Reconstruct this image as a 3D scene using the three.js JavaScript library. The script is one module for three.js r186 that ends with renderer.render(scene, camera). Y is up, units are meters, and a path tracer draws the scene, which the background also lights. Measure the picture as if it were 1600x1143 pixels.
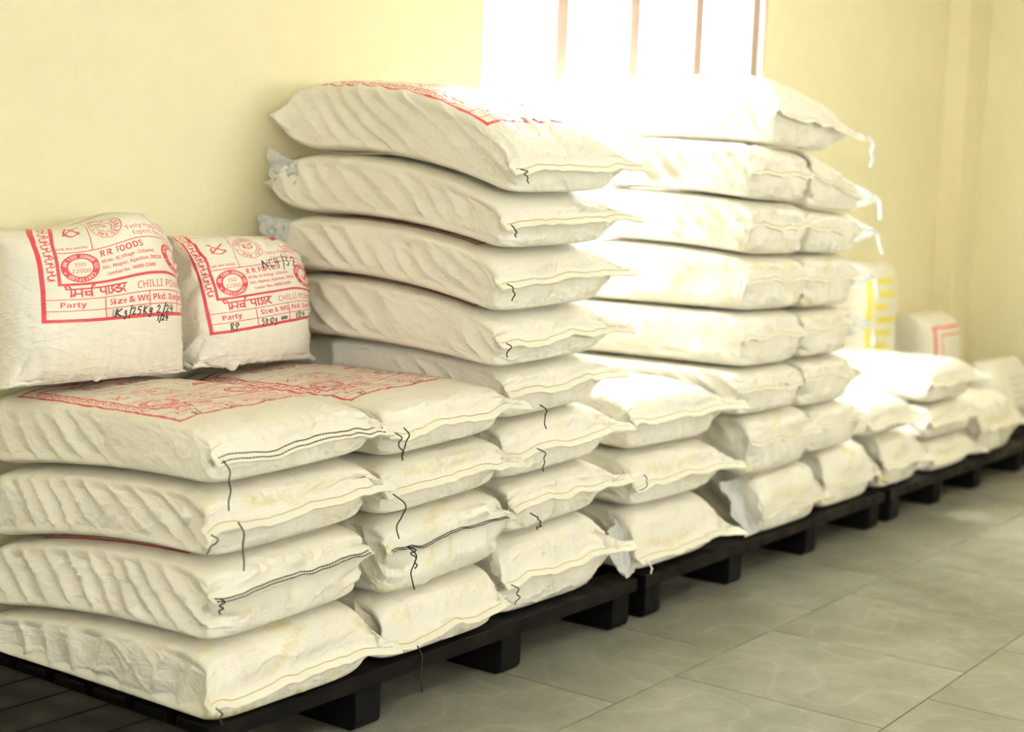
import * as THREE from 'three';
import { mergeGeometries } from 'three/addons/utils/BufferGeometryUtils.js';
import { RoundedBoxGeometry } from 'three/addons/geometries/RoundedBoxGeometry.js';
import { RectAreaLightUniformsLib } from 'three/addons/lights/RectAreaLightUniformsLib.js';
import { createNoise2D, createNoise3D } from 'simplex-noise';

// ---------------------------------------------------------------- camera, sky, lamps, exposure
const scene = new THREE.Scene();
const camera = new THREE.PerspectiveCamera(2 * Math.atan(571.5 / 2330) * 180 / Math.PI, 1600 / 1143, 0.05, 60);
camera.matrixAutoUpdate = true;
camera.position.set(0, 1.27, 3.12);
camera.quaternion.setFromRotationMatrix(new THREE.Matrix4().makeBasis(
  new THREE.Vector3(0.58811306, 0.03974392, 0.80780162),
  new THREE.Vector3(0.06624921, 0.99306814, -0.09709123),
  new THREE.Vector3(-0.80606084, 0.11061683, 0.58140334)));
camera.focus = 3.6;
camera.userData.fStop = 2.0;
const SKY = 24.0;
scene.background = new THREE.Color().setRGB(0.92, 0.96, 1.0);     // bright overcast daylight, the same all round
scene.backgroundIntensity = SKY;
const renderer = new THREE.WebGLRenderer({ antialias: true });
renderer.toneMapping = THREE.LinearToneMapping;
renderer.toneMappingExposure = 1.33;
renderer.shadowMap.enabled = true;
RectAreaLightUniformsLib.init();
const UNSEEN_LAMP = { color: [1.0, 0.95, 0.82], intensity: 26 };

// ---------------------------------------------------------------- helpers
function rng(seed) { let s = (seed * 2654435761) >>> 0; return () => { s = (s + 0x6D2B79F5) >>> 0; let t = s; t = Math.imul(t ^ (t >>> 15), t | 1); t ^= t + Math.imul(t ^ (t >>> 7), t | 61); return ((t ^ (t >>> 14)) >>> 0) / 4294967296; }; }
const n2 = createNoise2D(rng(11)), n3 = createNoise3D(rng(12));
const lerp = (a, b, t) => a + (b - a) * t, clamp = (x, a, b) => Math.max(a, Math.min(b, x));
const smooth = (a, b, x) => { const t = clamp((x - a) / (b - a), 0, 1); return t * t * (3 - 2 * t); };
const used = new Map();
function numbered(name) { const n = used.get(name) ?? 0; used.set(name, n + 1); return n ? `${name}_${String(n).padStart(3, '0')}` : name; }
function shade(o) { o.traverse((m) => { if (m.isMesh) { m.castShadow = true; m.receiveShadow = true; } }); return o; }
function part(name, geo, mat, parent) { const m = new THREE.Mesh(geo, mat); m.name = name; m.castShadow = m.receiveShadow = true; parent.add(m); return m; }
function thing(name, label, category, pos, group) {
  const g = new THREE.Group(); g.name = numbered(name); g.position.set(...pos); g.userData = { label, category };
  if (group) g.userData.group = group; scene.add(g); return g;
}
function structure(name, geo, mat, label, category) {
  const m = new THREE.Mesh(geo, mat); m.name = name; m.userData = { kind: 'structure', label, category }; m.castShadow = m.receiveShadow = true; scene.add(m); return m;
}
const box = (x0, x1, y0, y1, z0, z1) => { const g = new THREE.BoxGeometry(x1 - x0, y1 - y0, z1 - z0); g.translate((x0 + x1) / 2, (y0 + y1) / 2, (z0 + z1) / 2); metricUV(g); return g; };
function metricUV(g) {
  const p = g.attributes.position, n = g.attributes.normal, uv = g.attributes.uv;
  for (let i = 0; i < p.count; i++) {
    const ax = Math.abs(n.getX(i)), ay = Math.abs(n.getY(i)), az = Math.abs(n.getZ(i));
    if (ay >= ax && ay >= az) uv.setXY(i, p.getX(i), p.getZ(i)); else if (ax >= az) uv.setXY(i, p.getZ(i), p.getY(i)); else uv.setXY(i, p.getX(i), p.getY(i));
  }
}
function canvasTexture(w, h, draw, srgb = true) {
  const c = document.createElement('canvas'); c.width = w; c.height = h; const ctx = c.getContext('2d'); draw(ctx, w, h);
  const t = new THREE.CanvasTexture(c); if (srgb) t.colorSpace = THREE.SRGBColorSpace; t.wrapS = t.wrapT = THREE.RepeatWrapping; t.anisotropy = 8; return t;
}
function dataTexture(w, h, fn, srgb = true) {
  const d = new Uint8Array(w * h * 4);
  for (let y = 0; y < h; y++) for (let x = 0; x < w; x++) { const c = fn(x / w, y / h); const i = (y * w + x) * 4; d[i] = clamp(c[0], 0, 255); d[i + 1] = clamp(c[1], 0, 255); d[i + 2] = clamp(c[2], 0, 255); d[i + 3] = 255; }
  const t = new THREE.DataTexture(d, w, h); t.magFilter = THREE.LinearFilter; t.minFilter = THREE.LinearMipmapLinearFilter; t.generateMipmaps = true; t.wrapS = t.wrapT = THREE.RepeatWrapping;
  if (srgb) t.colorSpace = THREE.SRGBColorSpace; t.needsUpdate = true; return t;
}
// noise that tiles: a circle in each direction, through 3D noise blends
function tileNoise(u, v, f, seed) {
  const a = n3(u * f, v * f, seed), b = n3((u - 1) * f, v * f, seed), c = n3(u * f, (v - 1) * f, seed), d = n3((u - 1) * f, (v - 1) * f, seed);
  const s = smooth(0, 1, u), t = smooth(0, 1, v);
  return lerp(lerp(a, b, s), lerp(c, d, s), t) * 1.2;
}

// ---------------------------------------------------------------- materials of the room
const wallTex = dataTexture(256, 256, (u, v) => { const n = tileNoise(u, v, 3, 1) * 2.2 + tileNoise(u, v, 14, 2) * 1.6 + tileNoise(u, v, 50, 3) * 1.2; return [239 + n, 230 + n, 192 + n * 1.2]; });
wallTex.repeat.set(0.5, 0.5);
const wallBump = dataTexture(256, 256, (u, v) => { const n = 128 + tileNoise(u, v, 40, 5) * 50 + tileNoise(u, v, 90, 6) * 50; return [n, n, n]; }, false);
wallBump.repeat.set(1.4, 1.4);
const M = {
  wall: new THREE.MeshStandardMaterial({ name: 'yellow_paint', map: wallTex, roughness: 0.55, bumpMap: wallBump, bumpScale: 0.0008 }),
  ceiling: new THREE.MeshStandardMaterial({ name: 'white_paint', color: new THREE.Color().setRGB(0.82, 0.8, 0.68), roughness: 0.85 }),
  frame: new THREE.MeshStandardMaterial({ name: 'window_frame_paint', color: new THREE.Color().setRGB(0.42, 0.31, 0.26), roughness: 0.4 }),
  lamp: new THREE.MeshStandardMaterial({ name: 'unseen_lamp_diffuser', color: 0xffffff, emissive: new THREE.Color(1, 0.95, 0.82), emissiveIntensity: 1.6, roughness: 0.6 }),
  lampBody: new THREE.MeshStandardMaterial({ name: 'unseen_lamp_housing', color: 0xe8e8e4, roughness: 0.5 }),
  grout: new THREE.MeshStandardMaterial({ name: 'grout', color: new THREE.Color().setRGB(0.23, 0.2, 0.13), roughness: 0.95 }),
  outside: new THREE.MeshStandardMaterial({ name: 'pale_render', color: new THREE.Color().setRGB(0.7, 0.7, 0.68), roughness: 0.9 }),
};
const glass = new THREE.MeshPhysicalMaterial({ name: 'window_glass', color: 0xffffff, transmission: 1, thickness: 0, roughness: 0.0, ior: 1.45 });

// ---------------------------------------------------------------- room shell
const X0 = -3.4, X1 = 8.78, Z1 = 6.3, H = 3.3, TH = 0.22;
const WIN = { x0: 4.08, x1: 6.18, y0: 0.95, y1: 2.6 };
{
  const back = mergeGeometries([
    box(X0 - TH, WIN.x0, -0.1, H, -TH, 0), box(WIN.x1, X1 + TH, -0.1, H, -TH, 0),
    box(WIN.x0, WIN.x1, -0.1, WIN.y0, -TH, 0), box(WIN.x0, WIN.x1, WIN.y1, H, -TH, 0)]);
  structure('wall_back', back, M.wall, 'pale yellow painted wall behind the sacks', 'wall');
  structure('wall_right', box(X1, X1 + TH, -0.1, H, 0, Z1 + TH), M.wall, 'pale yellow end wall on the right', 'wall');
  const LW = { z0: 1.9, z1: 2.8, y0: 1.1, y1: 2.2 };  // opening for an out-of-view window, placed to light the left-facing sack sides
  structure('wall_left', mergeGeometries([box(X0 - TH, X0, -0.1, H, 0, LW.z0), box(X0 - TH, X0, -0.1, H, LW.z1, Z1 + TH), box(X0 - TH, X0, -0.1, LW.y0, LW.z0, LW.z1), box(X0 - TH, X0, LW.y1, H, LW.z0, LW.z1)]), M.wall, 'pale yellow end wall behind the camera with an unseen window', 'wall');
  structure('trim_1', box(8.45, X1, 0, H, 0, 0.125), M.wall, 'yellow painted corner pier projecting from the wall', 'pier');
  // the wall across the room, with two unseen windows placed to light the sacks' front ends
  const OW = [[-0.8, 0.3], [3.6, 4.7]], oy0 = 1.2, oy1 = 2.2, gs = [];
  let px = X0; for (const [a, b] of OW) { gs.push(box(px, a, -0.1, H, Z1, Z1 + TH), box(a, b, -0.1, oy0, Z1, Z1 + TH), box(a, b, oy1, H, Z1, Z1 + TH)); px = b; }
  gs.push(box(px, X1, -0.1, H, Z1, Z1 + TH));
  structure('wall_front', mergeGeometries(gs), M.wall, 'pale yellow wall across the room with unseen windows', 'wall');
  structure('ceiling', box(X0 - TH, X1 + TH, H, H + 0.15, -TH, Z1 + TH), M.ceiling, 'off white ceiling', 'ceiling');
  const makeWindow = (n, x0, x1, y0, y1, zc, bars, barW, where = 'unseen window in the wall across the room') => {
    const w = new THREE.Group(); w.name = 'window_' + n; w.userData = { kind: 'structure', label: n === 1 ? 'tall bright window with pale brown mullions behind the sack stacks' : where, category: 'window' };
    w.position.set((x0 + x1) / 2, y0, zc); scene.add(w);
    const W = (x1 - x0) / 2, hh = y1 - y0, d = 0.025, f = 0.03;
    part('window_frame', mergeGeometries([box(-W, W, 0, f, -d, d), box(-W, W, hh - f, hh, -d, d), box(-W, -W + f * .5, f, hh - f, -d, d), box(W - f * .5, W, f, hh - f, -d, d)]), M.frame, w);
    const xs = [-W + f * .5, ...bars.map((b) => b - (x0 + x1) / 2), W - f * .5];
    for (let i = 1; i < xs.length - 1; i++) { const g = new RoundedBoxGeometry(barW, hh - 2 * f, 2 * d, 2, 0.006); g.translate(xs[i], hh / 2, 0); part('mullion', g, M.frame, w); }
    for (let i = 0; i + 1 < xs.length; i++) { const a = xs[i] + (i ? barW / 2 : 0), b = xs[i + 1] - (i + 2 < xs.length ? barW / 2 : 0); const g = new THREE.PlaneGeometry(b - a, hh - 2 * f); g.translate((a + b) / 2, hh / 2, 0); part('pane', g, glass, w); }
    return w;
  };
  makeWindow(1, WIN.x0, WIN.x1, WIN.y0, WIN.y1, -0.032, [4.57, 5.07, 5.58, 6.09], 0.08);
  OW.forEach(([a, b], i) => makeWindow(i + 2, a, b, oy0, oy1, Z1 + 0.1, [(a + b) / 2], 0.055, 'unseen window across the room ' + ['nearer the left end', 'nearer the right end'][i]));
  const lw = makeWindow(4, LW.z0, LW.z1, LW.y0, LW.y1, 0, [(LW.z0 + LW.z1) / 2], 0.055, 'unseen window in the left end wall'); lw.rotation.y = Math.PI / 2; lw.position.set(X0 - 0.1, LW.y0, (LW.z0 + LW.z1) / 2);
}
// floor: grout bed with 60 cm stone tiles laid in running bond
{
  const floor = structure('floor', box(X0 - TH, X1 + TH, -0.1, -0.0035, -TH, Z1 + TH), M.grout, 'grey stone tile floor', 'floor');
  const tileMap = dataTexture(512, 512, (u, v) => {
    const warp = tileNoise(u, v, 3, 21) * 0.04;
    const a = tileNoise(clamp(u + warp, 0, 1), v, 4, 22), b = tileNoise(u, clamp(v + warp, 0, 1), 11, 23), c = tileNoise(u, v, 34, 24), d = tileNoise(u, v, 90, 25);
    const vein = Math.pow(1 - Math.abs(tileNoise(clamp(u + warp * 2, 0, 1), v, 5, 26)), 14);
    const k = a * 11 + b * 8 + c * 5 + d * 4 + vein * 12; return [138 + k, 136 + k, 120 + k * 0.95];
  });
  const tileBump = dataTexture(256, 256, (u, v) => { const k = 128 + tileNoise(u, v, 6, 33) * 40 + tileNoise(u, v, 30, 34) * 24; return [k, k, k]; }, false);
  const mats = [[1, 1, 1], [0.9, 0.9, 0.88], [1.05, 1.05, 1.06], [0.95, 0.97, 0.97]].map((t, i) => new THREE.MeshStandardMaterial({ name: 'stone_tile_' + i, color: new THREE.Color().setRGB(...t), map: tileMap, roughness: 0.36, bumpMap: tileBump, bumpScale: 0.00012 }));
  const P = 0.598, gap = 0.004, r = rng(77), variants = [];
  for (let k = 0; k < 12; k++) {
    const g = new RoundedBoxGeometry(P - gap, 0.012, P - gap, 1, 0.0015); const uv = g.attributes.uv, p = g.attributes.position, ox = r(), oy = r(), flip = k % 2;
    for (let i = 0; i < p.count; i++) { const a = p.getX(i) / 1.5 + ox, b = p.getZ(i) / 1.5 + oy; uv.setXY(i, flip ? b : a, flip ? a : b); }
    variants.push(g);
  }
  for (let row = -2; row < 9; row++) {
    const z0 = 1.197 + P * (row - 0), off = ((row % 2) + 2) % 2 ? 3.18 : 3.48;
    if (z0 + P <= 0.0 || z0 >= Z1) continue;
    for (let c = -12; c < 10; c++) {
      const x0 = off + c * P, x1 = x0 + P; if (x1 < X0 + 0.2 || x0 > X1 - 0.05) continue;
      const t = new THREE.Mesh(variants[Math.floor(r() * 12)], mats[Math.floor(r() * 4)]); t.name = 'tile'; t.receiveShadow = t.castShadow = true;
      const zc = z0 + P / 2; let sx = 1, px = (x0 + x1) / 2, sz = 1, pz = zc;
      if (x1 > X1) { sx = (X1 - x0) / P; px = (x0 + X1) / 2; } if (x0 < X0) { sx = (x1 - X0) / P; px = (x1 + X0) / 2; }
      if (z0 < 0) { sz = (z0 + P) / P; pz = (z0 + P) / 2; } if (z0 + P > Z1) { sz = (Z1 - z0) / P; pz = (z0 + Z1) / 2; }
      t.position.set(px, -0.006, pz); t.scale.set(sx, 1, sz); floor.add(t);
    }
  }
}
// unseen ceiling tube lamps above the frame, placed to light sacks and end wall
for (const [x, z, where] of [[-0.2, 3.0, 'nearest the left end of the room'], [3.8, 3.4, 'in the middle of the ceiling'], [6.9, 2.5, 'nearest the right end wall']]) {
  const t = thing('unseen_ceiling_lamp', 'unseen long white ceiling lamp ' + where, 'lamp', [x, H - 0.07, z], 'unseen ceiling lamps');
  part('housing', box(-0.65, 0.65, 0.02, 0.07, -0.08, 0.08), M.lampBody, t);
  part('diffuser', new RoundedBoxGeometry(1.26, 0.03, 0.14, 2, 0.01), M.lamp, t);
  const l = new THREE.RectAreaLight(new THREE.Color().setRGB(...UNSEEN_LAMP.color), UNSEEN_LAMP.intensity, 1.26, 0.14);
  l.position.set(x, H - 0.092, z); l.rotation.x = -Math.PI / 2; l.name = 'unseen_lamp_light'; scene.add(l);
}

// ---------------------------------------------------------------- pallets
{
  const grain = dataTexture(256, 256, (u, v) => { const k = tileNoise(u, v, 6, 41) * 8 + tileNoise(u * 0.15, v, 40, 42) * 7 + tileNoise(u, v, 60, 43) * 4; return [17 + k * .6, 15 + k * .6, 12 + k * .6]; });
  const rough = dataTexture(128, 128, (u, v) => { const k = 158 + tileNoise(u, v, 8, 44) * 26; return [k, k, k]; }, false);
  const black = new THREE.MeshPhysicalMaterial({ name: 'black_painted_board', specularIntensity: .3, map: grain, roughness: 1, roughnessMap: rough });
  const dark = new THREE.MeshPhysicalMaterial({ name: 'black_runner', specularIntensity: .25, color: new THREE.Color().setRGB(0.006, 0.0055, 0.005), roughness: 0.7 });
  const rust = new THREE.MeshStandardMaterial({ name: 'scuffed_brown_foot', color: new THREE.Color().setRGB(0.16, 0.06, 0.03), roughness: 0.8 });
  const slat = (len, w) => { const g = new RoundedBoxGeometry(len, 0.04, w, 2, 0.004); metricUV(g); return g; };
  const mk = (x0, x1, runners, label, wide) => {
    const p = thing('pallet', label, 'pallet', [(x0 + x1) / 2, 0, 0.46], 'black pallets under the sacks'), L = x1 - x0, D = 0.80;
    const zs = 6, w = wide ?? 0.105; const g = slat(L, w);
    for (let i = 0; i < zs; i++) { const m = part('deck_slat', g, black, p); m.position.set(0, 0.125, D / 2 - w / 2 - i * (D - w) / (zs - 1)); }
    for (const rx of runners) {
      const s = new THREE.Shape(), h = 0.1, rr = 0.025, d = D - 0.03; s.moveTo(-d / 2, h); s.lineTo(-d / 2, rr); s.quadraticCurveTo(-d / 2, 0, -d / 2 + rr, 0); s.lineTo(d / 2 - rr, 0); s.quadraticCurveTo(d / 2, 0, d / 2, rr); s.lineTo(d / 2, h);
      const e = new THREE.ExtrudeGeometry(s, { depth: 0.085, bevelEnabled: true, bevelSize: 0.003, bevelThickness: 0.003, bevelSegments: 1, curveSegments: 5 }); e.rotateY(-Math.PI / 2); e.translate(rx - (x0 + x1) / 2 + 0.0425, 0.003, 0);
      const m = part('runner', e, dark, p);
      part('foot_scuff', box(rx - (x0 + x1) / 2 - 0.03, rx - (x0 + x1) / 2 + 0.035, 0.001, 0.009, d / 2 - 0.04, d / 2 - 0.022), rust, m);
    }
  };
  mk(0.2, 2.06, [0.27, 0.8, 1.4, 1.98], 'empty black pallet running out of view at lower left', 0.13);
  mk(2.1, 3.83, [2.18, 2.62, 3.2, 3.76], 'black slatted pallet under the nearest short and tall stacks');
  mk(3.88, 5.78, [3.95, 4.5, 5.1, 5.7], 'black slatted pallet under the sacks in front of the window');
  mk(5.83, 7.7, [5.92, 6.42, 6.95, 7.6], 'black slatted pallet with bare front slat toward the end wall');
  mk(7.74, 8.74, [7.82, 8.2, 8.62], 'farthest black pallet against the end wall');
}

// ---------------------------------------------------------------- sack cloth: colour and print
const RED = '#d8424a';
function stroke(ctx, pts, x, y, sx, sy) { ctx.beginPath(); pts.forEach((q, i) => (i ? ctx.lineTo(x + q[0] * sx, y + q[1] * sy) : ctx.moveTo(x + q[0] * sx, y + q[1] * sy))); ctx.stroke(); }
const HAND = {
  1: [[[.5, 0], [.45, 1]]], 2: [[[.1, .2], [.4, 0], [.75, .15], [.6, .5], [.1, .95], [.9, .9]]], 3: [[[.1, .05], [.7, .1], [.35, .42], [.75, .7], [.4, 1], [.05, .85]]],
  4: [[[.25, 0], [.1, .55], [.9, .5]], [[.7, .1], [.6, 1.05]]], 5: [[[.85, 0], [.3, .02], [.25, .4], [.7, .45], [.7, .85], [.15, .98]]], 0: [[[.5, .1], [.15, .4], [.3, .95], [.75, .8], [.8, .3], [.5, .1]]],
  '/': [[[.75, -.25], [.25, 1.35]]], K: [[[.25, 0], [.2, 1]], [[.85, .05], [.25, .55], [.85, 1]]], g: [[[.75, .35], [.3, .35], [.2, .7], [.6, .8], [.75, .35], [.7, 1.2], [.3, 1.45], [.1, 1.2]]],
  R: [[[.25, 0], [.2, 1]], [[.0, .15], [.6, -.02], [.9, .25], [.3, .55], [.9, 1.05]]], P: [[[.3, .1], [.2, 1.15]], [[.1, .1], [.7, 0], [.8, .4], [.25, .55]]], N: [[[.1, 1], [.2, .1], [.7, .9], [.9, .1]]], C: [[[.9, .2], [.4, .1], [.15, .6], [.5, .95], [.95, .8]]],
  u: [[[.1, .3], [.2, .9], [.6, .85], [.75, .3], [.85, .9], [1.1, .6]]], ' ': [],
};
function hand(ctx, text, x, y, h, lw, slant = -0.12) {
  ctx.save(); ctx.translate(x, y); ctx.transform(1, 0, slant, 1, 0, 0); ctx.strokeStyle = '#1c1d1c'; ctx.lineWidth = lw; ctx.lineCap = ctx.lineJoin = 'round';
  let cx = 0; for (const ch of text) { for (const s of HAND[ch] ?? []) stroke(ctx, s, cx, 0, h * 0.55, h); cx += h * (ch === '1' || ch === '/' ? 0.45 : 0.68); } ctx.restore();
}
// the two Hindi words for chilli powder, drawn as pen strokes under their head line
const HINDI = [
  [[0, 0], [7.2, 0]], [[.55, 0], [.55, 1]], [[.15, .0], [-.1, -.35], [.3, -.5], [.55, 0]],                                            // i matra
  [[1.0, 0], [1.0, .75], [.85, .9], [.75, .75], [1.0, .62], [1.75, .62]], [[1.75, 0], [1.75, 1]],                                   // ma
  [[2.1, .4], [2.9, .4]], [[2.25, .4], [2.2, .8], [2.6, .85], [2.9, .6]], [[2.9, 0], [2.9, 1]], [[2.95, -.1], [3.1, -.4], [3.3, -.35]],   // rcha
  [[4.0, 0], [4.0, .55], [4.3, .65], [4.65, .55]], [[4.65, 0], [4.65, 1]], [[5.05, 0], [5.05, 1]],                                    // pa, aa
  [[5.35, 0], [5.8, .05], [5.55, .35], [5.85, .6], [5.55, .95], [5.3, .8]],                                                           // u
  [[6.25, 0], [6.25, .2], [6.0, .4], [6.3, .5], [6.5, .7], [6.2, .95], [6.0, .8]], [[6.9, 0], [6.9, .35], [6.7, .45], [6.7, .6], [7.0, .98]],    // da, ra
];
function drawPrint(ctx, ox, oy, s, notes) {      // ox, oy: lower left corner in pixels, s: pixels for one unit; 1480 units wide, about 1420 high
  const X = (x) => ox + x * s, Y = (y) => oy - y * s;
  const line = (x0, y0, x1, y1, w) => { ctx.lineWidth = w * s; ctx.beginPath(); ctx.moveTo(X(x0), Y(y0)); ctx.lineTo(X(x1), Y(y1)); ctx.stroke(); };
  const text = (t, x, y, h, font = 'bold', align = 'left', w) => {
    ctx.font = `${font} ${h * s}px sans-serif`; ctx.textAlign = align; ctx.textBaseline = 'alphabetic';
    if (w) { ctx.save(); ctx.translate(X(x), Y(y)); ctx.scale(w, 1); ctx.fillText(t, 0, 0); ctx.restore(); } else ctx.fillText(t, X(x), Y(y));
  };
  const ring = (cx, cy, r0, r1, str, fill) => {
    ctx.beginPath(); ctx.arc(X(cx), Y(cy), (r0 + r1) / 2 * s, 0, 7); ctx.lineWidth = (r1 - r0) * s; if (fill) ctx.stroke(); else { ctx.lineWidth = 7 * s; for (const r of [r0, r1]) { ctx.beginPath(); ctx.arc(X(cx), Y(cy), r * s, 0, 7); ctx.stroke(); } }
    ctx.save(); if (fill) ctx.fillStyle = '#efe6cf'; ctx.font = `bold ${(r1 - r0) * .78 * s}px sans-serif`; ctx.textAlign = 'center'; ctx.textBaseline = 'middle';
    for (let i = 0; i < str.length; i++) { const a = i / str.length * Math.PI * 2 - 2.9; ctx.save(); ctx.translate(X(cx) + Math.cos(a) * (r0 + r1) / 2 * s, Y(cy) + Math.sin(a) * (r0 + r1) / 2 * s); ctx.rotate(a + Math.PI / 2); ctx.fillText(str[i], 0, 0); ctx.restore(); } ctx.restore();
  };
  ctx.strokeStyle = ctx.fillStyle = RED; ctx.lineCap = 'butt'; ctx.lineJoin = 'miter';
  const Wd = 1480, Ht = 1960;
  ctx.lineWidth = 34 * s; ctx.strokeRect(X(0), Y(Ht), Wd * s, Ht * s);
  line(0, 105, Wd, 105, 8); line(0, 228, Wd, 228, 8);
  for (const x of [480, 865, 1165]) line(x, 0, x, 228, 9);
  text('Party', 110, 140, 82, 'bold'); text('Size & Wt.', 520, 140, 82, 'bold', 'left', .93); text('Pkd. Date', 890, 140, 78, 'bold', 'left', .85); text('Pkd. By', 1190, 140, 78, 'bold', 'left', .85);
  ctx.lineWidth = 15 * s; ctx.lineCap = 'round'; for (const st of HINDI) stroke(ctx, st, X(165), Y(340), 70 * s, 84 * s); ctx.lineCap = 'butt';
  text('CHILLI POWDER', 760, 262, 92, 'normal', 'left', .86);
  ctx.lineWidth = 26 * s; ctx.strokeRect(X(120), Y(1840), (Wd - 240) * s, (1840 - 392) * s);          // inner frame
  line(120, 745, Wd - 120, 745, 9);
  ring(300, 570, 100, 158, 'AN ISO 22000 CO. CERTIFIED *  ', true); text('ISO', 300, 585, 58, 'normal', 'center'); text('22000', 300, 515, 58, 'normal', 'center');
  text('R R FOODS', 470, 655, 86, 'bold', 'left', .95);
  text('Kh.No. 62, Village - Chilamal,', 480, 588, 46, 'bold', 'left', .78); text('Dist.: Nagour, Rajasthan, INDIA', 480, 522, 46, 'bold', 'left', .78); text('Contact No.: 90880-23488', 520, 452, 46, 'bold', 'left', .78);
  ring(1190, 575, 96, 148, 'QUALITY * ASSURED * ', true); ctx.lineWidth = 20 * s; ctx.beginPath(); ctx.moveTo(X(1150), Y(575)); ctx.lineTo(X(1180), Y(530)); ctx.lineTo(X(1240), Y(640)); ctx.stroke();
  // upper field: stamp, slogan, handling marks
  ring(640, 1030, 120, 190, 'GOVERNMENT SEALED BAG * ', false); ctx.lineWidth = 16 * s; ctx.strokeRect(X(575), Y(1075), 130 * s, 70 * s); line(610, 1040, 670, 1040, 12);
  text('Tasty Hygienic', 800, 850, 60, 'normal'); text('Export Quality', 830, 782, 60, 'normal');
  line(420, 745, 420, 1310, 8); line(1080, 900, 1080, 1310, 8); line(1080, 900, 1360, 900, 8);
  ctx.beginPath(); ctx.arc(X(1220), Y(1080), 90 * s, Math.PI, 0); ctx.fill(); line(1220, 1080, 1220, 990, 9); text('KEEP DRY', 1100, 920, 42, 'bold');
  line(200, 1100, 340, 960, 16); line(200, 960, 340, 1100, 16); ctx.lineWidth = 14 * s; ctx.beginPath(); ctx.arc(X(270), Y(1000), 60 * s, 0, 4); ctx.stroke(); text('USE NO HOOKS', 135, 780, 34, 'bold');
  line(120, 1310, Wd - 120, 1310, 9); text('R R FOODS', 380, 1560, 150, 'bold'); text('Tasty Hygienic Export Quality', 330, 1420, 70, 'normal', 'left', .9); line(120, 1740, Wd - 120, 1740, 9);
  // round southern script down both margins
  ctx.lineWidth = 11 * s;
  for (const [cx, d] of [[66, 1], [Wd - 66, -1]]) for (let k = 0; k < 15; k++) { const y = 470 + k * 92; ctx.beginPath(); ctx.arc(X(cx), Y(y), 24 * s, 0.6 * d, 0.6 * d + 5.0); ctx.stroke(); ctx.beginPath(); ctx.arc(X(cx + 20 * d), Y(y + 40), 15 * s, 0, 4.2 + k % 3); ctx.stroke(); line(cx - 30, y - 34, cx + 26, y - 30, 9); }
  for (const [t, x, y, h] of notes) hand(ctx, t, X(x), Y(y), h * s, 11 * s);
}
function cloth(ctx, w, h, seed, stains) {
  const id = ctx.createImageData(w, h), d = id.data, r = rng(seed), o = r() * 50;
  for (let y = 0; y < h; y++) for (let x = 0; x < w; x++) {
    const u = x / w, v = y / h, k = n3(u * 3, v * 2, o) * 2.0 + n3(u * 14, v * 10, o + 5) * 1.8;
    const weave = ((x >> 1) & 1 ? 1.2 : -1.2) + ((y >> 1) & 1 ? 0.8 : -0.8), i = (y * w + x) * 4;
    // brown-yellow powder stains in specks and smears, thickest where the sack was gripped near the sewn end
    const band = smooth(.72, .86, v) * (1 - smooth(.985, 1, v)), m = clamp(n3(u * 8, v * 14, o + 9) * 1.2 - .2, 0, 1) * clamp(.6 + n3(u * 40, v * 60, o + 11) * .5, 0, 1) * band * stains;
    d[i] = 241 + k + weave - m * 16; d[i + 1] = 236 + k + weave - m * 24; d[i + 2] = 220 + k + weave - m * 60; d[i + 3] = 255;
  }
  ctx.putImageData(id, 0, 0);
}
const clothBump = dataTexture(512, 512, (u, v) => {
  const a = Math.pow(1 - Math.abs(tileNoise(u, v, 5, 61)), 10), b = Math.pow(1 - Math.abs(tileNoise(u, v, 12, 62)), 9), c = tileNoise(u, v, 60, 63);
  const k = 90 + a * 80 + b * 50 + c * 8; return [k, k, k];
}, false);
clothBump.repeat.set(2.6, 1.7);
const clothMat = (name, map) => new THREE.MeshPhysicalMaterial({ name, map, roughness: 0.33, specularIntensity: 1, bumpMap: clothBump, bumpScale: 0.0028, side: THREE.DoubleSide });
const plainMats = [1, 2, 3, 4].map((k) => clothMat('plain_sack_cloth_' + k, canvasTexture(512, 384, (c, w, h) => cloth(c, w, h, 100 + k, [0.25, .8, 1.2, .5][k - 1]))));
const hemMat = new THREE.MeshPhysicalMaterial({ name: 'sack_hem', color: new THREE.Color().setRGB(0.87, 0.835, 0.68), roughness: 0.4, specularIntensity: 0.9 });
const earMat = new THREE.MeshPhysicalMaterial({ name: 'thin_sack_film', color: new THREE.Color().setRGB(0.86, 0.86, 0.83), roughness: 0.62, transmission: 0.35, thickness: 0, side: THREE.DoubleSide });
const threadBlack = new THREE.MeshStandardMaterial({ name: 'black_thread', color: new THREE.Color().setRGB(0.03, 0.03, 0.025), roughness: 0.8 });
const threadTan = new THREE.MeshStandardMaterial({ name: 'tan_thread', color: new THREE.Color().setRGB(0.5, 0.38, 0.17), roughness: 0.8 });
const tieMat = new THREE.MeshStandardMaterial({ name: 'white_tie', color: new THREE.Color().setRGB(0.88, 0.88, 0.86), roughness: 0.5 });

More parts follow.
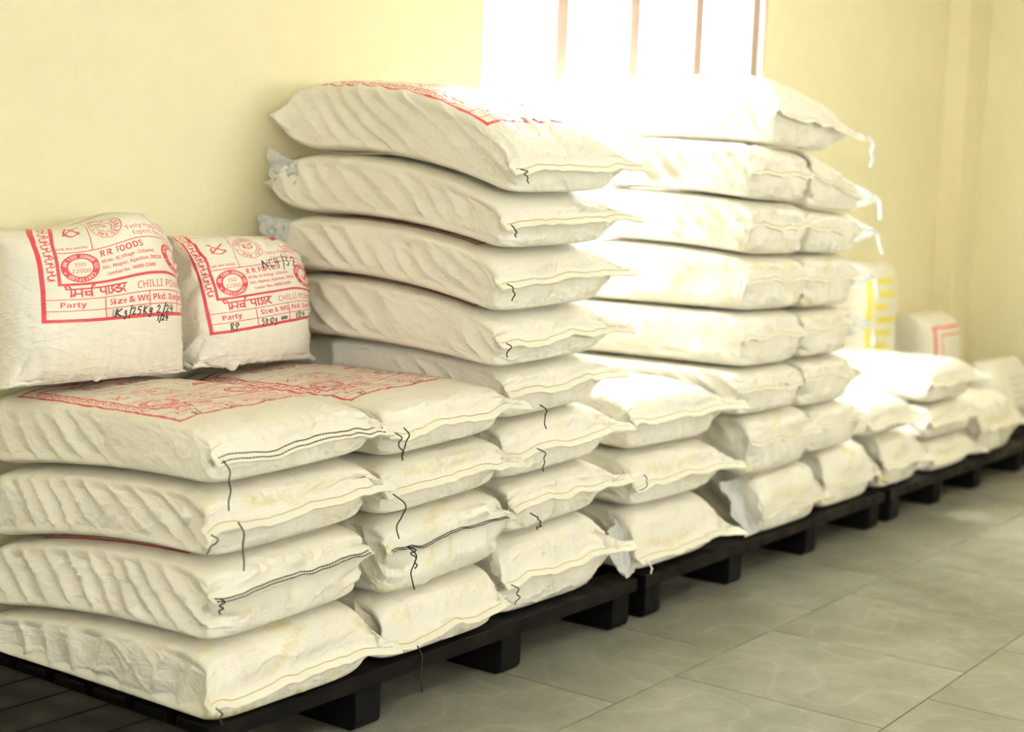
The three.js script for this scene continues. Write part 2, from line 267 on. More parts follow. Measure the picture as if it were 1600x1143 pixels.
// ---------------------------------------------------------------- one sack
// A sewn tube of cloth, filled: superellipse section between a lower and an upper surface (shared by the sacks that lie on each other), pinched flat at both ends.
function sack(o) {
  const { xc, W, zb, zf, bot, top, seed } = o, res = o.res ?? 1, r = rng(seed * 7 + 3), sd = seed * 13.7;
  const NS = Math.round(132 * res), nb = Math.round(14 * res), nm = Math.round(46 * res), nf = Math.round(34 * res), nl = 3;
  const capT = o.capTop ?? 0.14, capB = o.capBottom ?? 0.055, capBack = o.capBack ?? 0.13, seamF = (o.seam ?? 0.45) + 0.12;
  const earL = o.earL ?? 0.02, earR = o.earR ?? 0.08, flapLen = o.flap ?? 0.03, flapAng = o.flapAngle ?? 0.75, eb = o.earBack ?? 0.015;
  const zm = (zb + zf) / 2, T0 = top(xc, zm) - bot(xc, zm), P = o.p ?? 5.6, GAP = 0.0018;
  // section angles evenly spaced along the girth
  const tab = [], N = 720; let len = 0, pa, pb;
  const se = (c, p) => Math.sign(c) * Math.pow(Math.abs(c), 2 / p);
  for (let i = 0; i <= N; i++) { const a = i / N * 2 * Math.PI - Math.PI / 2, x = se(Math.cos(a), P) * W / 2, y = se(Math.sin(a), P) * T0 / 2; if (i) len += Math.hypot(x - pa, y - pb); pa = x; pb = y; tab.push(len); }
  const ang = []; let q = 0; for (let i = 0; i <= NS; i++) { const L = i / NS * len; while (q < N && tab[q + 1] < L) q++; const f = (L - tab[q]) / Math.max(1e-9, tab[Math.min(q + 1, N)] - tab[q]); ang.push((q + f) / N * 2 * Math.PI - Math.PI / 2); }
  const rows = []; // [region, t]
  for (let j = 0; j < nb; j++) rows.push([0, 1 - j / nb]); for (let j = 0; j < nm; j++) rows.push([1, j / nm]); for (let j = 0; j <= nf; j++) rows.push([2, j / nf]); for (let j = 1; j <= nl; j++) rows.push([3, j / nl]);
  const wave = (x) => n2(x * 7 + sd, 3.3) * 0.3 + n2(x * 19 + sd, 8.8) * 0.15;
  const seamDip = (x) => n2(x * 4.5 + sd, 1.7) * 0.010 + n2(x * 13 + sd, 5.1) * 0.003;
  const cl = (x) => clamp(x, xc - W / 2, xc + W / 2);
  const rise = o.earRise ?? 0.0;
  const base = (a, reg, t, out) => {
    let b = 1, p = P, z, flareL = 0, flareR = 0, sf = 0.5; const sn = Math.sin(a), cs = Math.cos(a), up = (sn + 1) / 2;
    const capF = lerp(capB, capT, smooth(0.15, 0.85, up));
    if (reg === 0) { const c = Math.cos(t * Math.PI / 2); b = Math.max(0.012, Math.pow(c, 0.62)); z = zb + capBack * (1 - Math.sin(t * Math.PI / 2)); p = lerp(P, 1.8, t * t * t); flareL = flareR = eb * Math.pow(1 - b, 1.3); }
    else if (reg === 1) z = lerp(zb + capBack, zf - capF, t);
    else { const tt = reg === 2 ? t : 1, c = Math.cos(tt * Math.PI / 2); b = Math.max(0.012, Math.pow(c, lerp(0.34, 0.52, up))); z = zf - capF * (1 - Math.sin(tt * Math.PI / 2)); p = lerp(P, (cs < 0 ? earL : earR) > .03 ? 1.7 : 3.4, Math.pow(tt, 3)); const f = Math.pow(1 - b, 1.25); flareL = earL * f; flareR = earR * f; sf = lerp(0.5, seamF, tt); }
    const cx = se(cs, p), cy = se(sn, p);
    const x = xc + cx * (W / 2 + (cx < 0 ? flareL : flareR));
    if (o.warp) z += o.warp(x) * smooth(zf - .08, zb, z);
    const yb = bot(cl(x), z) + GAP, yt = top(cl(x), z) - GAP, ym = lerp(yb, yt, sf) + (reg >= 2 ? seamDip(x) * (reg === 2 ? t * t : 1) : 0);
    let y = cy > 0 ? ym + cy * b * (yt - ym) : ym + cy * b * (ym - yb);
    if (reg >= 2) { const e = Math.max(0, (Math.abs(x - xc) - W / 2) / 0.1); y += rise * e * (x > xc ? 1 : 0) ; z += e * (o.earForward ?? 0.055); }
    if (reg === 3) { const al = flapAng + wave(x) * 0.5; y -= Math.sin(al) * flapLen * t; z += Math.cos(al) * flapLen * t; }
    out[0] = x; out[1] = y; out[2] = z; out[3] = cx; out[4] = cy; return out;
  };
  const NR = rows.length, pos = new Float32Array((NS + 1) * NR * 3), uv = new Float32Array((NS + 1) * NR * 2), aux = [], tmp = [];
  let lacc = 0; const ls = [];
  for (let j = 0; j < NR; j++) { const c = base(Math.PI / 2, ...rows[j], []); if (j) { const d = base(Math.PI / 2, ...rows[j - 1], []); lacc += Math.hypot(c[1] - d[1], c[2] - d[2]); } ls.push(lacc); }
  for (let j = 0; j < NR; j++) for (let i = 0; i <= NS; i++) {
    base(ang[i], rows[j][0], rows[j][1], tmp); const k = j * (NS + 1) + i; pos.set([tmp[0], tmp[1], tmp[2]], k * 3); aux.push([tmp[3], tmp[4]]); uv.set([1 - i / NS, 1 - ls[j] / lacc], k * 2);
  }
  const idx = []; for (let j = 0; j + 1 < NR; j++) for (let i = 0; i < NS; i++) { const a = j * (NS + 1) + i, b = a + 1, c = a + NS + 1, d = c + 1; idx.push(a, b, d, a, d, c); }
  const g = new THREE.BufferGeometry(); g.setAttribute('position', new THREE.BufferAttribute(pos, 3)); g.setAttribute('uv', new THREE.BufferAttribute(uv, 2)); g.setIndex(idx);
  const weld = () => { const n = g.attributes.normal; for (let j = 0; j < NR; j++) { const a = j * (NS + 1), b = a + NS, x = n.getX(a) + n.getX(b), y = n.getY(a) + n.getY(b), z = n.getZ(a) + n.getZ(b), l = Math.hypot(x, y, z) || 1; n.setXYZ(a, x / l, y / l, z / l); n.setXYZ(b, x / l, y / l, z / l); } };
  g.computeVertexNormals(); weld();
  const nrm = g.attributes.normal, amp = o.wrinkle ?? 1, fA = o.foldAngle ?? 0.75;
  for (let j = 0; j < NR; j++) { const [reg, t] = rows[j]; for (let i = 0; i <= NS; i++) {
    const k = j * (NS + 1) + i, ii = i === NS ? 0 : i, s = ii / NS * len, l = ls[j], x = pos[k * 3], y = pos[k * 3 + 1], z = pos[k * 3 + 2], [cx, cy] = aux[k], ny = nrm.getY(k);
    const dF = lacc - l, dB = l;
    let free = 1; if (ny < 0) free = 1 - smooth(.45, .85, -ny); else if (!o.topFree) free = 1 - smooth(.55, .9, ny); else free = 1 - .5 * smooth(.7, .95, ny);
    if (reg === 3) free = 0; if (reg === 2) free *= 1 - smooth(.9, 1, t) * .8; if (reg === 0) free *= 1 - smooth(.8, 1, t);
    const side = smooth(.55, .9, Math.abs(cx)) * (1 - smooth(.9, 1.0, reg === 2 ? t : 0));
    // slanting drag folds on the long sides
    const ph = (z * Math.cos(fA) - y * Math.sin(fA) * -1) / (o.foldStep ?? 0.06) + n3(x + sd, z * 1.6, y * 2.5) * .8 + n2((z - y) * 1.2 + sd, sd) * .3;
    const tri = Math.abs(((ph % 1) + 1) % 1 - .5) * 2, fold = Math.pow(tri, 1.8) - .8;
    const msk = clamp(.45 + n3(z * 3, y * 2.5, sd + (cx > 0 ? 40 : 0)) * .8, 0, 1);
    let d = side * fold * 0.017 * msk * (o.folds ?? 1);
    // gathers running into the sewn ends
    const gx = x * 26 + n2(x * 6, sd) * 2; const pk = Math.pow(Math.abs(n2(gx * .55 + sd, dF * 2.2)), 1.2) - .3;
    d += pk * 0.015 * Math.exp(-Math.pow(dF / .14, 1.5)) + (Math.pow(Math.abs(n2(gx * .6 + sd + 50, dB * 3)), 1.2) - .3) * 0.011 * Math.exp(-dB / .09);
    // slack lumps and sharp creases
    d += n3(x * 5 + sd, y * 5, z * 5) * 0.007 + n3(x * 12 + sd, y * 12, z * 12) * 0.0022;
    const c1 = 1 - Math.abs(n3(x * 7 + sd + 9, y * 7, z * 7)), c2 = 1 - Math.abs(n3(x * 15 - sd, y * 9, z * 15));
    d += Math.pow(c1, 9) * 0.0045 - Math.pow(c2, 8) * 0.0025;
    // crisp short creases, as stiff woven plastic takes them
    const w1 = 1 - Math.abs(n3(z * 9 + y * 7 + sd, (y - z) * 22, x * 9)), w2 = 1 - Math.abs(n3(z * 16 + sd * 2, y * 24, x * 16));
    d += (Math.pow(w1, 12) * 0.0035 + Math.pow(w2, 12) * 0.0018) * (o.crease ?? 1);
    d -= side * 0.009; d *= amp * free;
    pos[k * 3] += nrm.getX(k) * d; pos[k * 3 + 1] += nrm.getY(k) * d; pos[k * 3 + 2] += nrm.getZ(k) * d;
  } }
  const org = o.origin ?? [xc, bot(xc, zm), zm];
  g.translate(-org[0], -org[1], -org[2]); g.computeVertexNormals(); weld();
  const grp = thing(o.name ?? 'filled_sack', o.label, 'sack', o.place ?? org, o.group);
  if (o.rot) grp.rotation.set(...o.rot);
  part('sack_body', g, o.mat ?? plainMats[seed % 4], grp);
  // hem along the sewn front edge
  const edge = (x, t) => { const f = clamp((x - xc) / (W / 2 + (x < xc ? earL : earR)), -1, 1); const out = base(f >= 0 ? 0 : Math.PI, 3, t, []); const xx = x; const yb = bot(cl(xx), zf), yt = top(cl(xx), zf); let y = lerp(yb, yt, seamF) + seamDip(xx), z = zf; const e = Math.max(0, (Math.abs(xx - xc) - W / 2) / .1); y += rise * e * (xx > xc ? 1 : 0); z += e * (o.earForward ?? .055); const al = flapAng + wave(xx) * .5; y -= Math.sin(al) * flapLen * t; z += Math.cos(al) * flapLen * t; return [xx - org[0], y - org[1], z - org[2], al]; };
  const xa = xc - W / 2 - earL * .95, xb = xc + W / 2 + earR * .95, nx = Math.round(56 * res);
  if (o.hem !== false) {
    const v = [], ix = [], th = 0.0024, t0 = o.hemFrom ?? 0.38, t1 = 1.12;
    for (let i = 0; i <= nx; i++) { const x = lerp(xa, xb, i / nx); const A = edge(x, t0), B = edge(x, t1), al = A[3], ny = Math.cos(al) * th, nz = Math.sin(al) * th; v.push(A[0], A[1] + ny, A[2] + nz, B[0], B[1] + ny, B[2] + nz, B[0], B[1] - ny, B[2] - nz, A[0], A[1] - ny, A[2] - nz); }
    for (let i = 0; i < nx; i++) for (let k = 0; k < 4; k++) { const a = i * 4 + k, b = i * 4 + (k + 1) % 4; ix.push(a, b, b + 4, a, b + 4, a + 4); }
    ix.push(0, 3, 2, 0, 2, 1); const e = nx * 4; ix.push(e, e + 1, e + 2, e, e + 2, e + 3);
    let hg = new THREE.BufferGeometry(); hg.setAttribute('position', new THREE.Float32BufferAttribute(v, 3)); hg.setIndex(ix); hg = hg.toNonIndexed(); hg.computeVertexNormals(); part('hem', hg, hemMat, grp);
  }
  if (o.stitch !== false) {
    const dark = o.stitch === 'black', bits = [], lines = dark ? [0.42, 0.85] : [0.5], step = dark ? 0.009 : 0.011, rad = dark ? 0.0015 : 0.0010;
    for (const t of lines) for (let x = xa + .012; x < xb - .02; x += step) { const A = edge(x, t), B = edge(x + step * (dark ? .68 : .8), t), al = A[3], off = .0032; const a = new THREE.Vector3(A[0], A[1] + Math.cos(al) * off, A[2] + Math.sin(al) * off), b = new THREE.Vector3(B[0], B[1] + Math.cos(al) * off, B[2] + Math.sin(al) * off); bits.push(bar(a, b, rad)); }
    part('stitching', mergeGeometries(bits), dark ? threadBlack : threadTan, grp);
  }
  for (const tl of o.tails ?? []) {
    const A = edge(tl.x ?? xa + .01, 1.0), pts = [new THREE.Vector3(A[0], A[1] + .012, A[2] + .006)]; const n = tl.n ?? 5, rr = rng(seed + n + Math.round((tl.len ?? .06) * 1000));
    for (let i = 1; i <= n; i++) { const p = pts[0].clone(); p.y -= (tl.len ?? .06) * i / n * (tl.up ? -1 : 1); p.x += (tl.dx ?? 0) * i / n + (rr() - .5) * (tl.curl ?? .02) * .6; p.z += .012 + (tl.dz ?? .004) * i / n + rr() * (tl.curl ?? .02) * .5; pts.push(p); }
    part('thread_tail', new THREE.TubeGeometry(new THREE.CatmullRomCurve3(pts), 26, tl.r ?? 0.0017, 5), tl.white ? tieMat : threadBlack, grp);
  }
  for (const e of o.ears ?? []) part('corner_ear', ear(e.map((p) => [p[0] - org[0], p[1] - org[1], p[2] - org[2]]), seed), earMat, grp);
  for (const e of o.ties ?? []) part('tie', new THREE.TubeGeometry(new THREE.CatmullRomCurve3(e.map((p) => new THREE.Vector3(p[0] - org[0], p[1] - org[1], p[2] - org[2]))), 16, 0.0065, 6), tieMat, grp);
  return grp;
}
function bar(a, b, rad) {          // a thread dash: a three-sided prism from a to b
  const d = b.clone().sub(a), l = d.length(), g = new THREE.CylinderGeometry(rad, rad, l, 4, 1, false); g.applyQuaternion(new THREE.Quaternion().setFromUnitVectors(new THREE.Vector3(0, 1, 0), d.normalize())); const m = a.clone().add(b).multiplyScalar(.5); g.translate(m.x, m.y, m.z); return g;
}
function ear(c, seed) {            // a loose crumpled corner of the sack cloth, four corners given, a few millimetres thick
  const n = 16, C = c.map((p) => new THREE.Vector3(...p)), nor = C[1].clone().sub(C[0]).cross(C[3].clone().sub(C[0])).normalize(), v = [], ix = [], sheets = [];
  for (const s of [1, -1]) for (let j = 0; j <= n; j++) for (let i = 0; i <= n; i++) { const u = i / n, w = j / n; const a = C[0].clone().lerp(C[1], u), b = C[3].clone().lerp(C[2], u), p = a.lerp(b, w); p.addScaledVector(nor, n2(u * 3 + seed, w * 2.2) * .012 + Math.abs(n2(u * 7 + seed * 2, w * 5)) * .008 + s * .002 * Math.min(1, 6 * Math.min(u, w, 1 - u, 1 - w))); v.push(p.x, p.y, p.z); }
  const m = (n + 1) * (n + 1); for (let s = 0; s < 2; s++) for (let j = 0; j < n; j++) for (let i = 0; i < n; i++) { const a = s * m + j * (n + 1) + i, b = a + 1, d = a + n + 1, e = d + 1; if (s) ix.push(a, e, b, a, d, e); else ix.push(a, b, e, a, e, d); }
  const g = new THREE.BufferGeometry(); g.setAttribute('position', new THREE.Float32BufferAttribute(v, 3)); g.setIndex(ix); g.computeVertexNormals(); return g;
}
const PRINT_W = 2048, PRINT_H = 1280;
// girth and length in metres place the print in the texture: u runs round the girth with the top in the middle, v from the sewn front (bottom) to the back
function printed(name, seed, girth, length, dx, fromFront, width, notes, stains = .3, turn = 0) {
  return clothMat(name, canvasTexture(PRINT_W, PRINT_H, (c, w, h) => {
    cloth(c, w, h, seed, stains); const pu = w / girth, pv = h / length, s = width / 1480;
    c.save(); c.translate(w / 2 + dx * pu, h - fromFront * pv); c.scale(pu * s, pv * s); c.rotate(turn); drawPrint(c, -740, 0, 1, notes); c.restore();
  }));
}

// ---------------------------------------------------------------- the stacks
const quad = (z, z0, w) => { const t = clamp((z0 - z) / w, 0, 1); return t * t; };
function column(name, ys, sag, tilt = () => 0) { return (k) => (x, z) => ys[k] + sag(k, z) + tilt(k, x) + 0; }
const colA = column('A', [.146, .325, .507, .662, .80], (k, z) => (k ? -0.17 * Math.pow(Math.max(0, .8 - z), 2) * [0, .8, 1, .75, .15][k] : 0), (k, x) => (k ? (x - 2.33) * .04 : 0));
const colB = column('B', [.146, .318, .513, .655, .80], (k, z) => (k ? -0.08 * Math.pow(Math.max(0, .8 - z), 2) * (k === 4 ? .3 : 1) : 0), (k, x) => (k ? (x - 2.87) * .05 : 0));
const gC = [0, 0, 0, .012, .035, .075, .072, .105, .14];
const colC = column('C', [.146, .376, .53, .692, .838, .98, 1.144, 1.284, 1.455], (k, z) => { const t = clamp((z - .25) / .6, 0, 1.1); return gC[k] * (1 - t * t); }, (k, x) => (k ? (x - 3.35) * .04 : 0));
const colD = column('D', [.146, .345, .522, .705], (k, z) => (k ? .012 * Math.sin(z * 3) : 0), (k, x) => 0);
const colE = column('E', [.146, .365, .578, .742, .932, 1.118, 1.30, 1.475], (k, z) => (k > 4 ? .03 * (1 - Math.pow(clamp((z - .3) / .55, -.4, 1), 2)) : 0));
const colF = column('F', [.146, .378, .558, .742, .922, 1.117, 1.275, 1.475], (k, z) => (k > 4 ? .02 * (1 - Math.pow(clamp((z - .3) / .55, -.4, 1), 2)) : 0), (k, x) => (k === 7 ? -(x - 5.0) * .28 : k === 6 ? -(x - 5.1) * .03 : 0));
const lay = (col, k) => ({ bot: col(k), top: col(k + 1) });
const nth = ['bottom', 'second from bottom', 'third from bottom', 'fourth from bottom', 'fifth from bottom', 'sixth from bottom', 'seventh from bottom', 'top'];
const gName = { A: 'sacks of the nearest short stack', B: 'sacks of the second short stack', C: 'sacks of the tall stack left of the window', D: 'sacks of the three-high stack', E: 'sacks of the far tall stack, left column', F: 'sacks of the far tall stack, right column', G: 'sacks of the low far stacks' };

const matUnder = printed('printed_sack_cloth_6', 206, 1.28, .96, 0, .19, .385, [], .5);
// nearest short stack, four high
const A = (k, o) => sack({ xc: 2.325, W: .50, zb: .06, zf: .875, ...lay(colA, k), seed: 1 + k, group: gName.A, res: 1.8, ...o });
A(0, { label: 'bottom sack of the nearest short stack, loose side draped over the pallet', zf: .885, seam: .3, earL: .03, earR: .06, folds: 1.3, foldAngle: .1, foldStep: .1, flap: .03, tails: [{ len: .03, curl: .02 }, { x: 2.66, len: .11, curl: .012 }], mat: plainMats[2] });
A(1, { label: 'sack second from bottom of the nearest short stack, closed with black stitching', seam: .5, earL: .0, earR: .0, flap: .02, flapAngle: .5, stitch: 'black', hem: false, folds: 1.5, tails: [{ len: .025, dx: -.02 }], mat: matUnder });
A(2, { label: 'sack third from bottom of the nearest short stack with brown specks under its hem', seam: .45, earL: .045, earR: .04, folds: 1.5, capTop: .16, tails: [{ len: .03, dx: -.03 }, { x: 2.13, len: .1, curl: .008 }], mat: plainMats[1] });
const matA4 = printed('printed_sack_cloth_1', 201, 1.28, .98, 0.0, .21, .44, [['RP', 190, 85, 70], ['500g', 540, 85, 70], ['1/24', 900, 85, 70]]);
A(3, { label: 'red printed sack on top of the nearest short stack', seam: .42, earL: .0, earR: .03, topFree: true, capTop: .2, wrinkle: .8, stitch: 'black', hem: true, hemFrom: .45, tails: [{ len: .1, curl: .02, x: 2.085 }, { x: 2.62, len: .07, dx: -.03 }], mat: matA4, folds: 1.2 });

// second short stack, four high
const B = (k, o) => sack({ xc: 2.865, W: .47, zb: .06, zf: .86, ...lay(colB, k), seed: 11 + k, group: gName.B, res: 1.6, ...o });
B(0, { label: 'bottom sack of the second short stack with a wavy hem on the pallet', seam: .25, earL: .0, earR: .01, zf: .865, flap: .03, flapAngle: .5, xc: 2.875, mat: plainMats[3] });
B(1, { label: 'bulging sack second from bottom of the second short stack, curved black stitching', zf: .875, xc: 2.875, W: .48, seam: .5, earL: .0, earR: .02, hem: false, flap: .014, flapAngle: .4, stitch: 'black', tails: [{ x: 2.69, len: .1, curl: .03 }, { x: 2.69, len: .05, curl: .04, n: 7 }, { x: 3.16, len: .04, curl: .05, n: 9 }], mat: plainMats[2] });
B(2, { label: 'sack third from bottom of the second short stack, thread loop at its corner', earL: .0, earR: .05, seam: .45, tails: [{ len: .1, curl: .05, n: 4 }], mat: plainMats[1] });
const matB4 = printed('printed_sack_cloth_2', 202, 1.26, .98, 0.0, .21, .44, [['RP', 170, 85, 70], ['1Kg', 540, 85, 70], ['2/24', 900, 85, 70]]);
B(3, { label: 'red printed sack on top of the second short stack', earL: .0, earR: .06, seam: .42, topFree: true, capTop: .2, wrinkle: .8, tails: [{ len: .06, curl: .03, n: 6 }, { x: 3.17, len: .06, curl: .02 }], mat: matB4 });

// tall stack, eight high
const C = (k, o) => sack({ xc: 3.35, W: .50, zb: .05, zf: k < 4 ? .84 : .86, ...lay(colC, k), seed: 21 + k, group: gName.C, res: 1.7, earL: .0, earR: .075, earBack: k > 4 ? .05 : .015, ...o });
C(0, { label: 'bottom sack of the tall stack left of the window', xc: 3.40, W: .50, seam: .42, earR: .09, tails: [{ len: .05, curl: .03 }], mat: plainMats[0] });
C(1, { label: 'sack second from bottom of the tall stack left of the window', xc: 3.40, W: .46, seam: .5, earR: .08, mat: plainMats[3] });
C(2, { label: 'sack third from bottom of the tall stack left of the window', xc: 3.38, seam: .45, tails: [{ x: 3.25, len: .06, curl: .03 }], mat: plainMats[0] });
C(3, { label: 'sack fourth from bottom of the tall stack left of the window', xc: 3.36, W: .46, seam: .5, earR: .07, mat: plainMats[3] });
C(4, { label: 'sack fifth from bottom of the tall stack left of the window', xc: 3.315, W: .52, seam: .48, capTop: .2, tails: [{ len: .03, dx: -.03, curl: .03 }], mat: matUnder });
C(5, { label: 'sack sixth from bottom of the tall stack left of the window', xc: 3.31, W: .53, seam: .5, capTop: .2, tails: [{ len: .04, dx: -.01, curl: .03 }], mat: matUnder, ears: [[[3.06, 1.19, .12], [3.02, 1.20, .03], [3.02, 1.13, .05], [3.05, 1.12, .12]]] });
C(6, { label: 'sack seventh from bottom of the tall stack left of the window', xc: 3.32, W: .52, seam: .52, capTop: .2, tails: [{ len: .03, curl: .03 }], mat: plainMats[0], ears: [[[3.08, 1.345, .14], [3.05, 1.39, .03], [3.06, 1.28, .05], [3.09, 1.275, .12]]] });
const matC8 = printed('printed_sack_cloth_3', 203, 1.3, .98, 0.02, .19, .46, [['RP', 190, 85, 70], ['500g', 540, 85, 70], ['1/24', 900, 85, 70]], .2);
C(7, { label: 'red printed top sack of the tall stack left of the window', xc: 3.34, W: .51, seam: .42, topFree: true, capTop: .3, earR: .08, earBack: .06, tails: [{ len: .035, curl: .03, n: 6 }], mat: matC8 });

// three-high stack in front of the window
const D = (k, o) => sack({ xc: 4.06, W: .53, zb: .06, zf: .845, ...lay(colD, k), seed: 31 + k, group: gName.D, res: 1, earL: .02, earR: .09, foldAngle: -.5, ...o });
D(0, { label: 'bottom sack of the three-high stack between the two tall stacks', seam: .2, xc: 4.08, W: .50, flap: .035, flapAngle: .5, earL: .02, tails: [{ len: .035, white: true, r: .0025 }], ears: [[[3.85, .31, .76], [3.71, .27, .80], [3.75, .156, .86], [3.85, .16, .84]]], mat: plainMats[1] });
D(1, { label: 'middle sack of the three-high stack between the two tall stacks', seam: .4, tails: [{ x: 3.72, len: .05, up: true, curl: .03 }], mat: plainMats[1] });
D(2, { label: 'top sack of the three-high stack, brightly lit by the window', seam: .5, topFree: true, capTop: .22, xc: 4.04, W: .55, mat: plainMats[3] });

// far tall stack, two columns
const E_ = (k, o) => sack({ xc: 4.64, W: .48, zb: .06, zf: .875, ...lay(colE, k), seed: 41 + k, group: gName.E, res: .9, earL: .0, earR: .0, capTop: .10, capBottom: .05, flap: .02, flapAngle: 1.3, ...o });
const offE = [[4.85, .48, .04, .04], [4.74, .50, .0, .035], [4.645, .475], [4.635, .45], [4.635, .455], [4.635, .455], [4.63, .455]];
offE.forEach(([xc, W, eL, eR], k) => E_(k, { xc, W, earL: eL ?? 0, earR: eR ?? .0, label: `${nth[k]} sack in the left column of the far tall stack`, mat: plainMats[(k + 1) % 4], seam: k ? .5 : .3, ears: k ? [] : [[[4.63, .33, .76], [4.47, .345, .78], [4.52, .158, .86], [4.62, .16, .86]]] }));
const F_ = (k, o) => sack({ xc: 5.16, W: .46, zb: .06, zf: .85, ...lay(colF, k), seed: 51 + k, group: gName.F, res: .8, earL: .0, earR: .01, capTop: .10, capBottom: .05, flap: .02, flapAngle: 1.3, ...o });
const offF = [[5.42, .46], [5.26, .44], [5.17, .45], [5.14, .45], [5.14, .45], [5.135, .45], [5.13, .45]];
offF.forEach(([xc, W], k) => F_(k, { xc, W, label: `${nth[k]} sack in the right column of the far tall stack${k > 2 ? ', tied corner' : ''}`, mat: plainMats[(k + 2) % 4], seam: k ? .52 : .3, earR: k > 2 ? .012 : .03,
  ears: k > 2 ? [((y) => [[xc + W / 2 + .002, y + .065, .79], [xc + W / 2 + .21, y + .012, .82], [xc + W / 2 + .215, y - .012, .83], [xc + W / 2 + .004, y - .055, .81]])(lerp(colF(k)(xc + .2, .8), colF(k + 1)(xc + .2, .8), .55))] : [],
  ties: k > 2 ? [((y) => [[xc + W / 2 + .20, y + .004, .82], [xc + W / 2 + .225, y - .01, .83], [xc + W / 2 + .23 + .01 * (k % 2), y - .05, .835], [xc + W / 2 + .225 + .02 * (k % 3), y - .085, .84]])(lerp(colF(k)(xc + .2, .8), colF(k + 1)(xc + .2, .8), .55))] : [] }));
sack({ label: 'slumped topmost sack bridging both columns of the far tall stack', group: gName.F, xc: 4.86, W: .5, zb: .05, zf: .85, bot: (x, z) => Math.max(colE(7)(x, z), 1.478 - Math.max(0, x - 4.95) * .05) + .004, top: (x, z) => 1.69 - (x - 4.86) * .16 + .02 * Math.sin(z * 3), seed: 60, res: 1, topFree: true, capTop: .2, seam: .4, earL: .02, earR: .10, earRise: -.02, tails: [{ x: 5.2, len: .11, white: true, r: .007, n: 4 }], mat: plainMats[3] });

// low stacks beyond
const gA = column('Ga', [.146, .384, .53], () => 0), gB = column('Gb', [.146, .30, .46, .64], () => 0), hA = column('Ha', [.146, .43], () => 0);
const G = (col, k, o) => sack({ zb: .06, zf: .85, ...lay(col, k), group: gName.G, res: .7, ...o });
G(gA, 0, { xc: 5.96, W: .42, seed: 71, earR: .03, seam: .35, label: 'bottom sack of the two-high stack just beyond the far tall stack', mat: plainMats[2] });
G(gA, 1, { xc: 5.79, W: .46, seed: 72, seam: .3, topFree: true, label: 'upper sack of the two-high stack just beyond the far tall stack', mat: plainMats[0] });
G(gB, 0, { xc: 6.55, W: .50, seed: 73, seam: .35, label: 'bottom sack of the low stack near the end wall', mat: plainMats[1] });
G(gB, 1, { xc: 6.52, W: .54, seed: 74, label: 'middle sack of the low stack near the end wall', mat: plainMats[3] });
G(gB, 2, { xc: 6.50, W: .54, seed: 75, topFree: true, label: 'top sack of the low stack near the end wall', mat: plainMats[0] });
G(hA, 0, { xc: 7.19, W: .54, seed: 76, seam: .4, topFree: true, label: 'single sack on the pallet farthest along the front edge', mat: plainMats[1] });

// upright sacks on the short stacks, print facing the room
const matP1 = printed('printed_sack_cloth_4', 204, 1.42, .70, .05, .255, .50, [['1Kg/25Kg', 540, 88, 74], ['2/24', 930, 88, 74], ['1/24', 930, -10, 52]], .15);
const upright = (o) => sack({ xc: 0, W: o.W, zb: -o.L / 2, zf: o.L / 2, bot: () => 0, top: () => o.T, origin: [0, 0, 0], rot: [Math.PI / 2, 0, 0], topFree: true, p: 4, capTop: .1, capBottom: .06, capBack: .2, hem: false, stitch: false, flap: .004, earBack: .008, group: 'upright sacks', res: 1.2, ...o });
upright({ W: .51, L: .37, T: .29, place: [2.295, .987, .03], rot: [Math.PI / 2 - .03, 0, 0], seed: 81, warp: (x) => .02 - .045 * Math.exp(-Math.pow((x - .12) / .13, 2)) + .02 * smooth(.15, .26, x), earL: .06, earR: .0, earForward: 0, seam: .7, label: 'upright printed sack standing on the nearest short stack, handwritten 25Kg', mat: matP1, wrinkle: .9 });
const matP2 = printed('printed_sack_cloth_5', 205, 1.36, .66, .04, .20, .48, [['RP', 180, 90, 80], ['500g', 520, 88, 74], ['uu', 760, 88, 60], ['1/24', 930, 88, 66], ['NC4/32', 700, 800, 120]], .15, -.13);
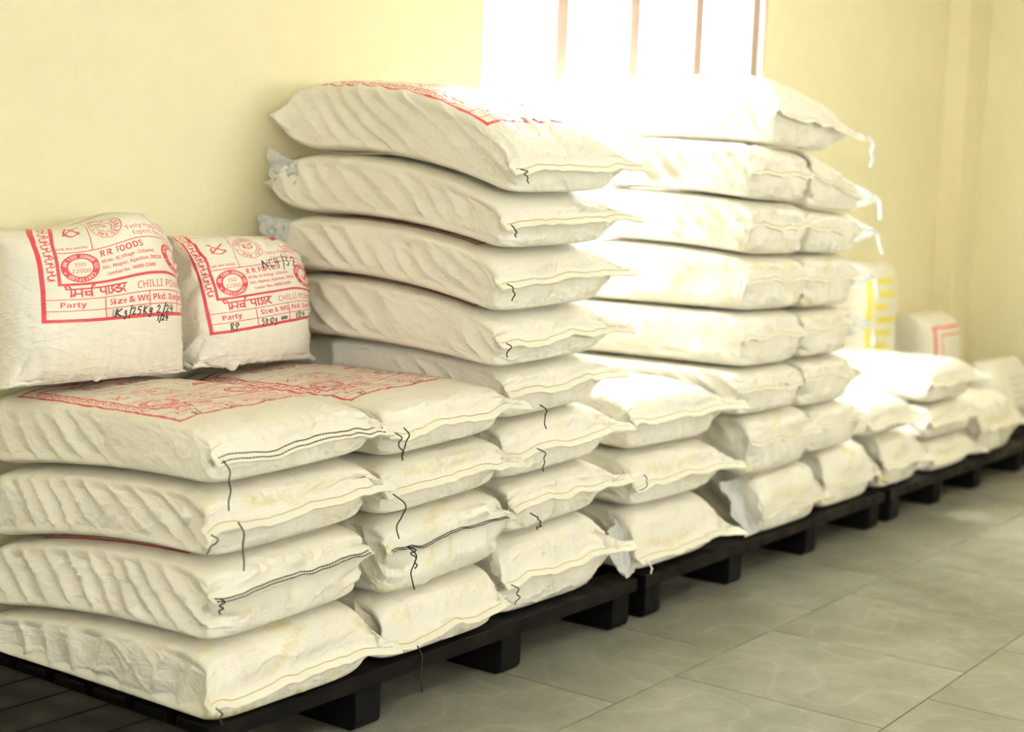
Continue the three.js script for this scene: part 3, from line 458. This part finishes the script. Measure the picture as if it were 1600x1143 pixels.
upright({ W: .45, L: .32, T: .28, place: [2.798, .968, .03], rot: [Math.PI / 2 - .03, .0, .0], seed: 82, warp: (x) => -.012 + .05 * smooth(.08, .23, x), earL: .0, earR: .0, seam: .7, label: 'upright printed sack leaning beside the tall stack, its print slanted', mat: matP2, wrinkle: 1.2 });
// upright sacks far back
const yellowPrint = clothMat('yellow_print_cloth', canvasTexture(512, 384, (c, w, h) => { cloth(c, w, h, 301, .1); c.fillStyle = '#ebdc5c'; for (const x of [.34, .62]) c.fillRect(x * w, .15 * h, .028 * w, .7 * h); for (let k = 0; k < 7; k++) { c.fillRect((.38 + (k % 2) * .02) * w, (.2 + k * .088) * h, (.2 - (k % 3) * .04) * w, .045 * h); } }));
const redPrint = clothMat('red_border_cloth', canvasTexture(512, 384, (c, w, h) => { cloth(c, w, h, 302, .1); c.strokeStyle = RED; c.lineWidth = 7; c.strokeRect(.37 * w, .2 * h, .27 * w, .6 * h); c.lineWidth = 4; c.strokeRect(.41 * w, .25 * h, .19 * w, .5 * h); c.fillStyle = RED; c.fillRect(.44 * w, .76 * h, .03 * w, .03 * h); }));
upright({ W: .44, L: .58, T: .26, place: [7.12, .745, .02], seed: 83, earL: .02, earR: .02, label: 'upright sack with yellow print leaning on the back wall', mat: yellowPrint, res: .6 });
upright({ W: .5, L: .60, T: .34, place: [7.82, .455, .04], rot: [Math.PI / 2, 0, .0], seed: 84, earL: .0, earR: .0, label: 'slumped upright sack with red border print near the corner pier', mat: redPrint, res: .6 });
const noted = clothMat('grey_marked_cloth', canvasTexture(512, 384, (c, w, h) => { cloth(c, w, h, 303, .05); c.strokeStyle = '#8b8b90'; c.lineWidth = 3; for (let k = 0; k < 4; k++) { c.beginPath(); for (let x = 0; x < 9; x++) c.lineTo((.43 + x * .02) * w, (.4 + k * .09 + ((x * 7 + k * 3) % 5 - 2) * .008) * h); c.stroke(); } }));
upright({ W: .64, L: .32, T: .20, place: [8.12, .33, .46], rot: [Math.PI / 2 - .3, 0, 0], seed: 85, earL: .02, earR: .02, label: 'white sack with grey marks propped in front of the corner pier', mat: noted, res: .6 });

renderer.render(scene, camera);
